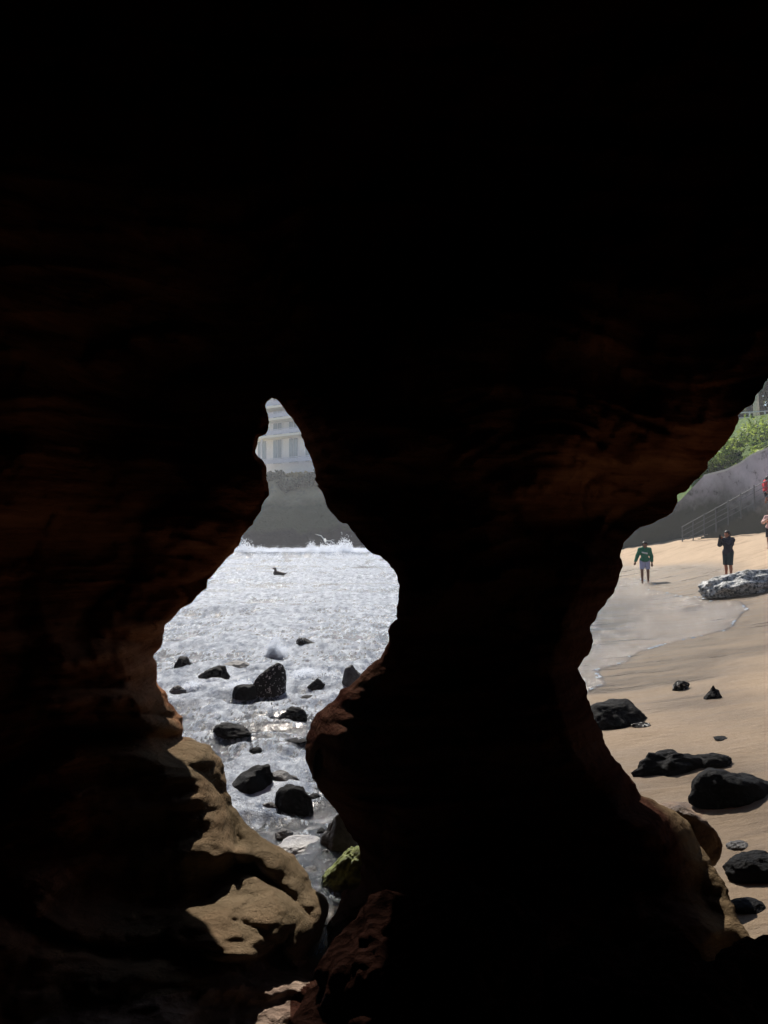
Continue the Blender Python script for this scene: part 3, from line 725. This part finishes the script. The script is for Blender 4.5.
tag(wall, 'tall grey stained concrete retaining wall rising to the right behind the beach', 'wall')
# stairs along the wall
def wall_at(pxv):
    a = [w[0] for w in WP]; return float(np.interp(pxv, a, [w[3] for w in WP])) - .8
st = empty('beach_stairs', tuple(P(690, 546, wall_at(690))))
bm = bmesh.new(); N_ST = 26
pa = P(697, 545, wall_at(688) - .4); pb = P(800, 490, wall_at(800) - .2)
dirh = Vector((pb.x - pa.x, pb.y - pa.y, 0)); rzst = math.atan2(dirh.y, dirh.x)
for k in range(N_ST):
    c = pa.lerp(pb, (k + .5) / N_ST); ln = dirh.length / N_ST
    hh = c.z - pa.z + .6
    add_box(bm, (c.x - st.location.x, c.y - st.location.y, pa.z - .6 + hh / 2 - st.location.z), (ln * 1.001, 1.3, hh), rzst)
bm_obj('steps', bm, M_CONC, st)
side = Vector((dirh.y, -dirh.x, 0)).normalized() * .66
for q_ in range(4):
    bm = bmesh.new(); h_ = .25 + q_ * .27
    add_tube(bm, [pa + side + Vector((-.35, 0, h_)) - st.location, pb + side + Vector((0, 0, h_)) - st.location], .016 if q_ < 3 else .024, 6)
    bm_obj('handrail', bm, M_METAL, st)
for k in range(9):
    c = pa.lerp(pb, k / 8) + side; bm = bmesh.new()
    add_tube(bm, [c + Vector((-.3, 0, -.3)) - st.location, c + Vector((-.3, 0, 1.08)) - st.location], .032, 6); bm_obj('rail_post', bm, M_METAL, st)
tag(st, 'concrete stairs with metal rails climbing the grey wall', 'stairs')

# bank above the wall
s = N('grassy_bank'); M_BANK = s.set(s.mix(s.noise(1.5, 5, .7), (.04, .09, .02), (.12, .17, .05)), .9, s.bump(s.noise(5, 6), .8, .2), .1)
V_, F_ = [], []
prof_ = [(.4, 0), (2.2, 0), (5, 0), (9, 0), (14, 0), (20, 0), (45, 0), (120, 0), (260, 0)]
for b, t in rows:
    u = Vector((b.x * .35, b.y, 0)).normalized()
    for dd_, hh in prof_:
        p = Vector((t.x, t.y, 0)) + u * dd_
        flat = min(1, dd_ / 13)
        zt = t.z + hh * (1 - flat) if dd_ < 13 else 0
        fl = min(1, dd_ / 14) ** 1.9; V_.append((p.x, p.y, (t.z - .5) * (1 - fl) + fl * 10.0 + max(0, dd_ - 40) * .07))
k = len(prof_)
for i in range(len(rows) - 1):
    for j_ in range(k - 1):
        a = i * k + j_; F_.append((a, a + k, a + k + 1, a + 1))
bk = mesh_obj('grass_bank', V_, F_, M_BANK); tag(bk, 'green bank above the retaining wall', kind='structure')
BV = np.array(V_).reshape(len(rows), k, 3)
def bank_z(x, y):
    p = BV.reshape(-1, 3); dd_ = np.hypot(p[:, 0] - x, p[:, 1] - y); i = np.argsort(dd_)[:3]; w_ = 1 / (dd_[i] + .1)
    return float((p[i, 2] * w_).sum() / w_.sum())
G2 = 'green bushes above the retaining wall'
for i, (bx, by, Y, r, h, lab) in enumerate([
        (714, 470, 48.5, 1.1, 1.3, 'low green bush just behind the left end of the pale coping'),
        (727, 466, 48.0, 1.2, 1.2, 'small bush behind the wall where the coping begins to rise'),
        (722, 452, 51.0, 1.6, 1.7, 'dark green bush touching the edge of the cave roof'),
        (741, 452, 49.5, 1.5, 1.9, 'bright leafy bush in the middle above the sloping coping'),
        (764, 446, 48.5, 2.0, 2.4, 'largest rounded green bush with sunlit top at the right edge'),
        (742, 438, 54.0, 1.6, 1.7, 'bush with a yellow green top just under the white railing'),
        (760, 430, 55.0, 1.8, 1.6, 'dark bush directly below the tree trunk and railing'),
        (752, 463, 45.5, 1.3, 1.3, 'low pale green bush directly above the steep part of the coping'),
        (769, 456, 44.0, 1.2, 1.3, 'low bush on the coping at the right edge below the largest bush'),
        (738, 459, 46.8, 1.0, 1.2, 'small bright bush with pale flowers beside the coping'),
        (790, 436, 50.0, 2.2, 2.6, 'wide green bush beyond the right edge of the bank')]):
    p = P(bx, by, Y)
    shrub((p.x, Y, p.z - h * .75), r * 1.35, h * 1.35, M_LEAF, lab, G2, 400 + i, 5200, .12)
# railing along the top
rl = empty('railing', tuple(P(750, 424, 58)))
r0_ = P(690, 427, 59); r1_ = P(860, 417, 56)
for h_ in (.0, .45, .85):
    bm = bmesh.new(); add_tube(bm, [r0_ + Vector((0, 0, h_)) - rl.location, r1_ + Vector((0, 0, h_)) - rl.location], .05, 6); bm_obj('rail', bm, M_WRAIL, rl)
for k in range(12):
    c = r0_.lerp(r1_, k / 11) - rl.location; bm = bmesh.new(); add_tube(bm, [c + Vector((0, 0, -.8)), c + Vector((0, 0, .9))], .06, 6); bm_obj('post', bm, M_WRAIL, rl)
tag(rl, 'white horizontal railing along the top of the green bank', 'railing')

def tree(loc, h, r, m, bark, label, group, seed, n=5000, leaf=.22, base=.45):
    t = empty('tree', loc); rs = np.random.RandomState(seed)
    bm = bmesh.new(); top = Vector((rs.uniform(-.4, .4), rs.uniform(-.4, .4), h * .62))
    add_tube(bm, [(0, 0, -.8), top * .5 + Vector((.05, 0, 0)), top], [h * .036, h * .028, h * .016], 8)
    cs = []
    for k in range(11):
        a = rs.uniform(0, 6.28); e = Vector((math.cos(a) * r * rs.uniform(.2, .85), math.sin(a) * r * rs.uniform(.2, .85), h * rs.uniform(base + .1, .95)))
        st_ = top * rs.uniform(.65, 1); add_tube(bm, [st_, st_.lerp(e, .5) + Vector((0, 0, .3)), e], [h * .011, h * .007, h * .003], 5); cs.append(tuple(e))
    bm_obj('trunk', bm, bark, t, True)
    v, f = leaves(cs, [r * rs.uniform(.28, .48) for _ in cs], n, leaf, seed, .75, .2); mesh_obj('crown', v, f, m, t, smooth=False)
    return tag(t, label, 'tree', group)
G3 = 'trees behind the white railing'
p = P(757, 424, 60); tree((p.x, 60, p.z), 7.5, 3.4, M_LEAF2, M_BARK, 'tree with a pale straight trunk right behind the white railing', G3, 501, 3500, .2, .5)
for i, (bx, Y, h, r, lab) in enumerate([
        (700, 92, 13, 5.5, 'distant tree hidden mostly by the cave roof, leftmost behind the railing'),
        (733, 86, 12, 5.0, 'distant hazy tree left of the pale trunk'),
        (762, 95, 14, 6.0, 'distant hazy tree directly behind the pale trunk'),
        (792, 84, 13, 5.5, 'distant tree at the right edge behind the railing'),
        (830, 90, 14, 6.0, 'distant tree just beyond the right edge of the picture')]):
    p = P(bx, 424, Y); tree((p.x, Y, 11.5), h, r, M_LEAF2, M_DBARK, lab, G3, 510 + i, 7000, .34, .1)

# ------------------------------------------------------------------ surface from a field, for bodies and clothing
def surface_net(fn, lo, hi, h):
    lo = np.array(lo, float); n_ = np.ceil((np.array(hi) - lo) / h).astype(int) + 1
    g = [lo[i] + h * np.arange(n_[i]) for i in range(3)]
    X, Y, Z = np.meshgrid(*g, indexing='ij'); Fv = fn(X, Y, Z); S = Fv < 0
    cnt = np.zeros(tuple(n_ - 1)); acc = np.zeros(tuple(n_ - 1) + (3,))
    import itertools
    cor = list(itertools.product((0, 1), repeat=3))
    sl = lambda c: tuple(slice(c[i], n_[i] - 1 + c[i]) for i in range(3))
    for a in cor:
        for ax in range(3):
            if a[ax]: continue
            b = list(a); b[ax] = 1; b = tuple(b)
            fa, fb = Fv[sl(a)], Fv[sl(b)]; m = (fa < 0) != (fb < 0)
            t = np.where(m, fa / np.where(m, fa - fb, 1), 0)
            for k in range(3):
                acc[..., k] += np.where(m, a[k] + (t if k == ax else 0), 0)
            cnt += m
    act = cnt > 0; ids = np.full(act.shape, -1); ids[act] = np.arange(act.sum())
    ii = np.argwhere(act); V_ = lo + h * (ii + acc[act] / cnt[act][:, None])
    Fs = []
    for ax in range(3):
        b, c = (ax + 1) % 3, (ax + 2) % 3
        s0 = [slice(None)] * 3; s1 = [slice(None)] * 3
        s0[ax] = slice(0, -1); s1[ax] = slice(1, None)
        for k in (b, c): s0[k] = slice(1, -1); s1[k] = slice(1, -1)
        A, B = S[tuple(s0)], S[tuple(s1)]
        for up in (True, False):
            e = np.argwhere(A & ~B if up else ~A & B)
            if not len(e): continue
            e = e.copy(); e[:, b] += 1; e[:, c] += 1
            def cid(ob, oc):
                q_ = e.copy(); q_[:, b] += ob; q_[:, c] += oc; return ids[q_[:, 0], q_[:, 1], q_[:, 2]]
            qd = np.stack([cid(-1, -1), cid(0, -1), cid(0, 0), cid(-1, 0)], -1)
            Fs.append(qd if up else qd[:, ::-1])
    return V_, np.concatenate(Fs)

def caps_field(caps, k=.03):
    """smooth union of tapered capsules (a, b, ra, rb)"""
    def fn(X, Y, Z):
        out = np.full(X.shape, 1e3)
        P_ = np.stack([X, Y, Z], -1)
        for a, b, ra, rb in caps:
            a = np.array(a, float); b = np.array(b, float); ab = b - a
            t = np.clip(((P_ - a) @ ab) / max(ab @ ab, 1e-9), 0, 1)
            dd_ = np.linalg.norm(P_ - a - t[..., None] * ab, axis=-1) - (ra + (rb - ra) * t)
            hh = np.clip(.5 + .5 * (out - dd_) / k, 0, 1); out = out * (1 - hh) + dd_ * hh - k * hh * (1 - hh)
        return out
    return fn
def figure(px_, foot, label, pose, mats, rz):
    """pose: joints in metres, person faces -Y"""
    J = pose; t = empty('person', foot, rz)
    H = J['head']; nk = J['neck']; ch = J['chest']; pv = J['pelvis']
    body = [(H, (H[0], H[1], H[2] + .03), .088, .092), ((H[0], H[1] - .02, H[2] - .05), (H[0], H[1] - .035, H[2] - .08), .06, .045), (nk, H, .052, .05),
            ((H[0], H[1] - .085, H[2] + .0), (H[0], H[1] - .105, H[2] - .025), .012, .014),
            ((H[0] - .085, H[1], H[2]), (H[0] - .085, H[1], H[2] - .02), .018, .014), ((H[0] + .085, H[1], H[2]), (H[0] + .085, H[1], H[2] - .02), .018, .014),
            (nk, ch, .07, .125), ((ch[0] - .07, ch[1], ch[2]), (ch[0] + .07, ch[1], ch[2]), .115, .115), (ch, pv, .12, .115), ((pv[0] - .07, pv[1], pv[2]), (pv[0] + .07, pv[1], pv[2]), .105, .105)]
    arms = []; legs = []
    for sd_, e, w_ in ((-1, 'el', 'wl'), (1, 'er', 'wr')):
        shd = (nk[0] + sd_ * .175, nk[1], nk[2] - .07)
        arms += [((nk[0], nk[1], nk[2] - .05), shd, .06, .062), (shd, J[e], .052, .042), (J[e], J[w_], .040, .028)]
        wv = Vector(J[w_]); hd = (wv - Vector(J[e])).normalized(); pm = wv + hd * .085
        sdv = hd.cross(Vector((0, 1, .3))).normalized()
        fg = [(tuple(wv), tuple(pm), .030, .034)]
        for q_, (o_, l_) in enumerate(((-.03, .065), (-.01, .075), (.01, .07), (.03, .055))):
            k0 = pm + sdv * o_; k1 = k0 + hd * l_ * .55; k2 = k1 + (hd + Vector((0, -.5, -.1))).normalized() * l_ * .5
            fg += [(tuple(k0), tuple(k1), .0105, .010), (tuple(k1), tuple(k2), .010, .008)]
        th0 = wv + hd * .03; th1 = th0 + (sdv * -sd_ * .7 + hd).normalized() * .07
        fg.append((tuple(th0), tuple(th1), .014, .010)); arms += fg
    for sd_, kn, an in ((-1, 'kl', 'al'), (1, 'kr', 'ar')):
        hp = (pv[0] + sd_ * .09, pv[1], pv[2] - .04); A = J[an]
        legs += [(hp, J[kn], .092, .058), (J[kn], (J[kn][0] * .5 + A[0] * .5, J[kn][1] * .5 + A[1] * .5 + .015, J[kn][2] * .6 + A[2] * .4), .055, .056), ((J[kn][0] * .5 + A[0] * .5, J[kn][1] * .5 + A[1] * .5 + .012, J[kn][2] * .55 + A[2] * .45), A, .053, .036),
                 (A, (A[0], A[1] + .03, .035), .036, .034), ((A[0], A[1] + .02, .035), (A[0] + sd_ * .02, A[1] - .16, .028), .036, .028)]
    allc = body + arms + legs
    pts = np.array([c[0] for c in allc] + [c[1] for c in allc]); lo = pts.min(0) - .15; hi = pts.max(0) + .15
    v, f = surface_net(caps_field(allc, .022), lo, hi, .0125); mesh_obj('body', v, f, mats['skin'], t)
    def cloth(name, caps, grow, cut, m, k=.03):
        base = caps_field([(a, b, ra + grow, rb + grow) for a, b, ra, rb in caps], k)
        v, f = surface_net(lambda X, Y, Z: np.maximum(base(X, Y, Z), cut(X, Y, Z)), lo, hi, .014); mesh_obj(name, v, f, m, t)
    shirt = body[6:] + [a for a in arms if a[2] > .035 and a[3] > .027 and a[2] != .014]
    hem = J.get('hem', pv[2] - .08)
    cloth('shirt', shirt, .034, lambda X, Y, Z: hem - Z, mats['shirt'])
    kz = J.get('short', .52)
    cloth('trousers', [body[-1]] + [(a, b, ra, rb) for a, b, ra, rb in legs if ra > .04], .028, lambda X, Y, Z: np.maximum(kz - Z, Z - (pv[2] + .08)), mats['trousers'])
    hair = [((H[0], H[1] + .015, H[2] + .035), (H[0], H[1] + .03, H[2] + .01), .112, .100)]
    if J.get('long'): hair += [((H[0], H[1] + .05, H[2]), (H[0], H[1] + .10, H[2] - .25), .085, .06)]
    cloth('hair', hair, .0, lambda X, Y, Z: np.minimum(H[1] - .045 - Y, H[2] + .055 - Z), mats['hair'])
    if 'phone' in J:
        bm = bmesh.new(); add_box(bm, J['phone'], (.075, .012, .15)); ph = bm_obj('phone', bm, M_BLACK)
        return tag(t, label, 'person', 'people on the beach'), ph
    return tag(t, label, 'person', 'people on the beach'), None
SK1 = simple('skin_brown', (.22, .11, .07), .5, .1); SK2 = simple('skin_warm', (.42, .17, .10), .5, .1); SK3 = simple('skin_pink', (.6, .36, .28), .5, .1)
HAIRB = simple('black_hair', (.012, .010, .009), .4, .2, 60); HAIRL = simple('fair_brown_hair', (.10, .07, .045), .45, .4, 60)
GREEN = simple('green_jersey', (.012, .16, .085), .8, .2, 30); SHORT = simple('pale_blue_shorts', (.42, .45, .66), .8, .1, 20)
BLACKC = simple('black_cloth', (.012, .013, .03), .8, .3, 20); TEAL = simple('dark_teal_skirt', (.012, .03, .04), .8, .3, 20)
REDC = simple('red_cloth', (.62, .03, .05), .8, .2, 20); DARKP = simple('dark_trousers', (.02, .02, .03), .8, .2, 20)
M_WHITEC = simple('white_print', (.7, .75, .72), .8, .1, 20)
stand = dict(head=(0, -.09, 1.54), neck=(0, .02, 1.42), chest=(0, .03, 1.24), pelvis=(0, 0, .92), el=(-.28, .04, 1.10), wl=(-.36, -.04, .87), er=(.26, .04, 1.08), wr=(.27, -.04, .82),
             kl=(-.11, -.03, .50), al=(-.10, .02, .08), kr=(.12, -.03, .50), ar=(.13, .02, .08), hem=.86, short=.56)
g = on_ground(645, 583); 
pr, _ = figure(645, (g.x, g.y, gz(g.x, g.y) - .01), 'person in a green long sleeved top and pale shorts standing in the swash, looking down', stand, dict(skin=SK1, shirt=GREEN, trousers=SHORT, hair=HAIRB), R(-15))
v, f = surface_net(lambda X, Y, Z: np.maximum(caps_field([((-.10, -.135, 1.24), (.08, -.14, 1.20), .03, .035)], .01)(X, Y, Z), -Y - .155), (-.2, -.25, 1.1), (.2, 0, 1.35), .012)
mesh_obj('chest_print', v, f, M_WHITEC, pr)
shoot = dict(head=(0, -.02, 1.55), neck=(0, .03, 1.42), chest=(0, .03, 1.24), pelvis=(0, .02, .92), el=(-.20, -.16, 1.18), wl=(-.07, -.30, 1.38), er=(.20, -.16, 1.18), wr=(.07, -.30, 1.38),
             kl=(-.09, 0, .50), al=(-.09, .03, .08), kr=(.09, .02, .50), ar=(.09, .05, .08), hem=.80, short=.46, long=True, phone=(0, -.40, 1.47))
g = on_ground(728, 578); loc = (g.x, g.y, gz(g.x, g.y) - .01)
pr, ph = figure(728, loc, 'person in black with long dark hair raising a phone, standing behind the speckled boulder', shoot, dict(skin=SK2, shirt=BLACKC, trousers=TEAL, hair=HAIRB), R(-62))
ph.location = loc; ph.rotation_euler = (0, 0, R(-62)); tag(ph, 'small black phone held up by the person in black', 'phone'); ph.name = 'phone'
lean = dict(stand); lean.update(head=(0, -.04, 1.56), er=(.28, -.08, 1.14), wr=(.12, -.26, 1.22), el=(-.28, -.08, 1.14), wl=(-.12, -.26, 1.22), short=.5)
g = on_ground(771, 549); 
figure(771, (g.x, g.y, gz(g.x, g.y) - .01), 'bare armed person cut off by the right edge in front of the stairs', lean, dict(skin=SK3, shirt=simple('pale_pink_top', (.6, .38, .34), .8, .1), trousers=DARKP, hair=HAIRL), R(-40))
tt_ = (768 - 688) / (800 - 688); c = pa.lerp(pb, tt_); kk = math.floor(tt_ * N_ST); c2 = pa.lerp(pb, (kk + .5) / N_ST)
figure(764, (c2.x, c2.y, c2.z), 'person in a red top on the stairs above the beach', stand, dict(skin=SK2, shirt=REDC, trousers=DARKP, hair=HAIRB), R(60))

# ------------------------------------------------------------------ birds
def bird_mesh(name, m, parts):
    v, f = surface_net(caps_field(parts, .02), (-.6, -.7, -.35), (.6, .7, .45), .02); return mesh_obj(name, v, f, m)
M_GULL = simple('gull_white', (.75, .76, .74), .7, .1, 10)
M_DBIRD = simple('dark_plumage', (.035, .025, .02), .6, .2, 10)
gp = [((-.18, 0, 0), (.14, 0, .02), .05, .07), ((.14, 0, .02), (.26, 0, .05), .05, .04), ((.26, 0, .05), (.34, 0, .03), .018, .006), ((-.18, 0, 0), (-.34, 0, .0), .04, .02)]
for sd_ in (-1, 1): gp += [((.05, sd_ * .05, .03), (.08, sd_ * .28, .13), .028, .026), ((.08, sd_ * .28, .13), (-.08, sd_ * .60, .08), .026, .012)]
gull = bird_mesh('seagull', M_GULL, gp); p = P(325, 541, 60); gull.location = p; gull.rotation_euler = (R(28), R(-12), R(100)); gull.scale = (1.6,) * 3
tag(gull, 'white gull gliding low over the breaking wave', 'bird')
dp_ = [((-.25, 0, .02), (.10, 0, .05), .07, .12), ((.10, 0, .07), (.14, 0, .24), .06, .05), ((.14, 0, .25), (.22, 0, .26), .055, .04), ((.22, 0, .26), (.33, 0, .24), .02, .01), ((-.25, 0, .02), (-.42, 0, .06), .05, .02)]
db = bird_mesh('seabird', M_DBIRD, dp_); p = on_ground(278, 577, True); db.location = (p.x, p.y, .12); db.rotation_euler = (0, 0, R(160)); db.scale = (1.15,) * 3
tag(db, 'small dark bird floating on the foam beyond the rocks', 'bird')

# ------------------------------------------------------------------ spray and splashes
s = N('water_spray'); s.set((.88, .92, .97), .6, None, .3)
tl_ = s.n('ShaderNodeBsdfTranslucent', {'Color': (.92, .95, 1, 1)}); tp_ = s.n('ShaderNodeBsdfTransparent')
m1_ = s.n('ShaderNodeMixShader', {0: .6, 1: s.b.outputs[0], 2: tl_.outputs[0]}); m2_ = s.n('ShaderNodeMixShader', {0: .35, 1: m1_.outputs[0], 2: tp_.outputs[0]})
s.t.links.new(m2_.outputs[0], s.out.inputs[0]); M_SPRAY = s.m
t0 = ico(1)
def droplets(name, pts, rad, label):
    v0, f0 = t0; n_ = len(pts)
    V_ = (v0[None] * np.asarray(rad)[:, None, None] + np.asarray(pts)[:, None]).reshape(-1, 3)
    F_ = (f0[None] + (np.arange(n_) * len(v0))[:, None, None]).reshape(-1, 3)
    return tag(mesh_obj(name, V_, F_, M_SPRAY), label, 'spray', kind='stuff')
rs = np.random.RandomState(5)
def plume(c, w_, h_, n_, rad, seed):
    rs = np.random.RandomState(seed); P_, R_ = [], []
    for k in range(9):
        m = n_ // 9; b = np.array([rs.normal() * w_ * .22, rs.normal() * w_ * .2, 0]); up = h_ * rs.uniform(.35, 1) * math.exp(-(b[0] / w_ * 2) ** 2)
        lean = np.array([rs.normal() * .28, rs.normal() * .2, 1]); t = rs.rand(m) ** 1.3; sp = (.02 + .16 * w_ * (1 - t) + .05 * t)[:, None] * .6
        P_.append(np.array(c) + b + t[:, None] * lean * up + rs.normal(size=(m, 3)) * sp * [1, 1, .5]); R_.append(rad * (.4 + rs.rand(m) * 1.2) * (1.15 - .6 * t))
    return np.concatenate(P_), np.concatenate(R_)
p = on_ground(274, 657, True); a, b = plume(p, .36, .50, 4500, .008, 1); droplets('splash', a, b, 'spiky white splash rising in the surf between the dark rocks')
p = on_ground(316, 676, True); a, b = plume(p, .7, .16, 1800, .0075, 2); droplets('splash', a, b, 'low white splash heap beside the pillar edge')
p = on_ground(190, 690, True); a, b = plume(p, .4, .12, 3000, .0065, 3); droplets('splash', a, b, 'low splash against the small rocks by the left cave wall')
p = on_ground(240, 690, True); a, b = plume(p, .45, .12, 3000, .0065, 4); droplets('splash', a, b, 'splash running round the foot of the largest surf rock')
n_ = 20000; xs = rs.uniform(-19, 3, n_); cl_ = fbm(np.stack([xs, xs * 0, xs * 0], -1), 3, .8, seed=61)
hh = .45 + np.abs(rs.normal(size=n_)) * (.15 + .40 * np.clip(cl_, 0, 1.5)); ys = 76 + rs.normal(size=n_) * 1.2
droplets('breaker_spray', np.stack([xs, ys, hh], -1), .018 + .03 * rs.rand(n_), 'spray thrown up along the crest of the far breaking wave')

# ------------------------------------------------------------------ haze
bm = bmesh.new(); add_box(bm, (0, 90, 19), (900, 500, 44))
hz = bpy.data.materials.new('sea_haze'); hz.use_nodes = True; ht = hz.node_tree; ht.nodes.clear()
ho = ht.nodes.new('ShaderNodeOutputMaterial'); hv = ht.nodes.new('ShaderNodeVolumePrincipled')
hv.inputs['Color'].default_value = (.92, .94, 1, 1); hv.inputs['Density'].default_value = .0008; hv.inputs['Anisotropy'].default_value = .3
ht.links.new(hv.outputs[0], ho.inputs['Volume'])
hzo = bm_obj('haze', bm, hz); tag(hzo, 'pale sea haze', kind='stuff')
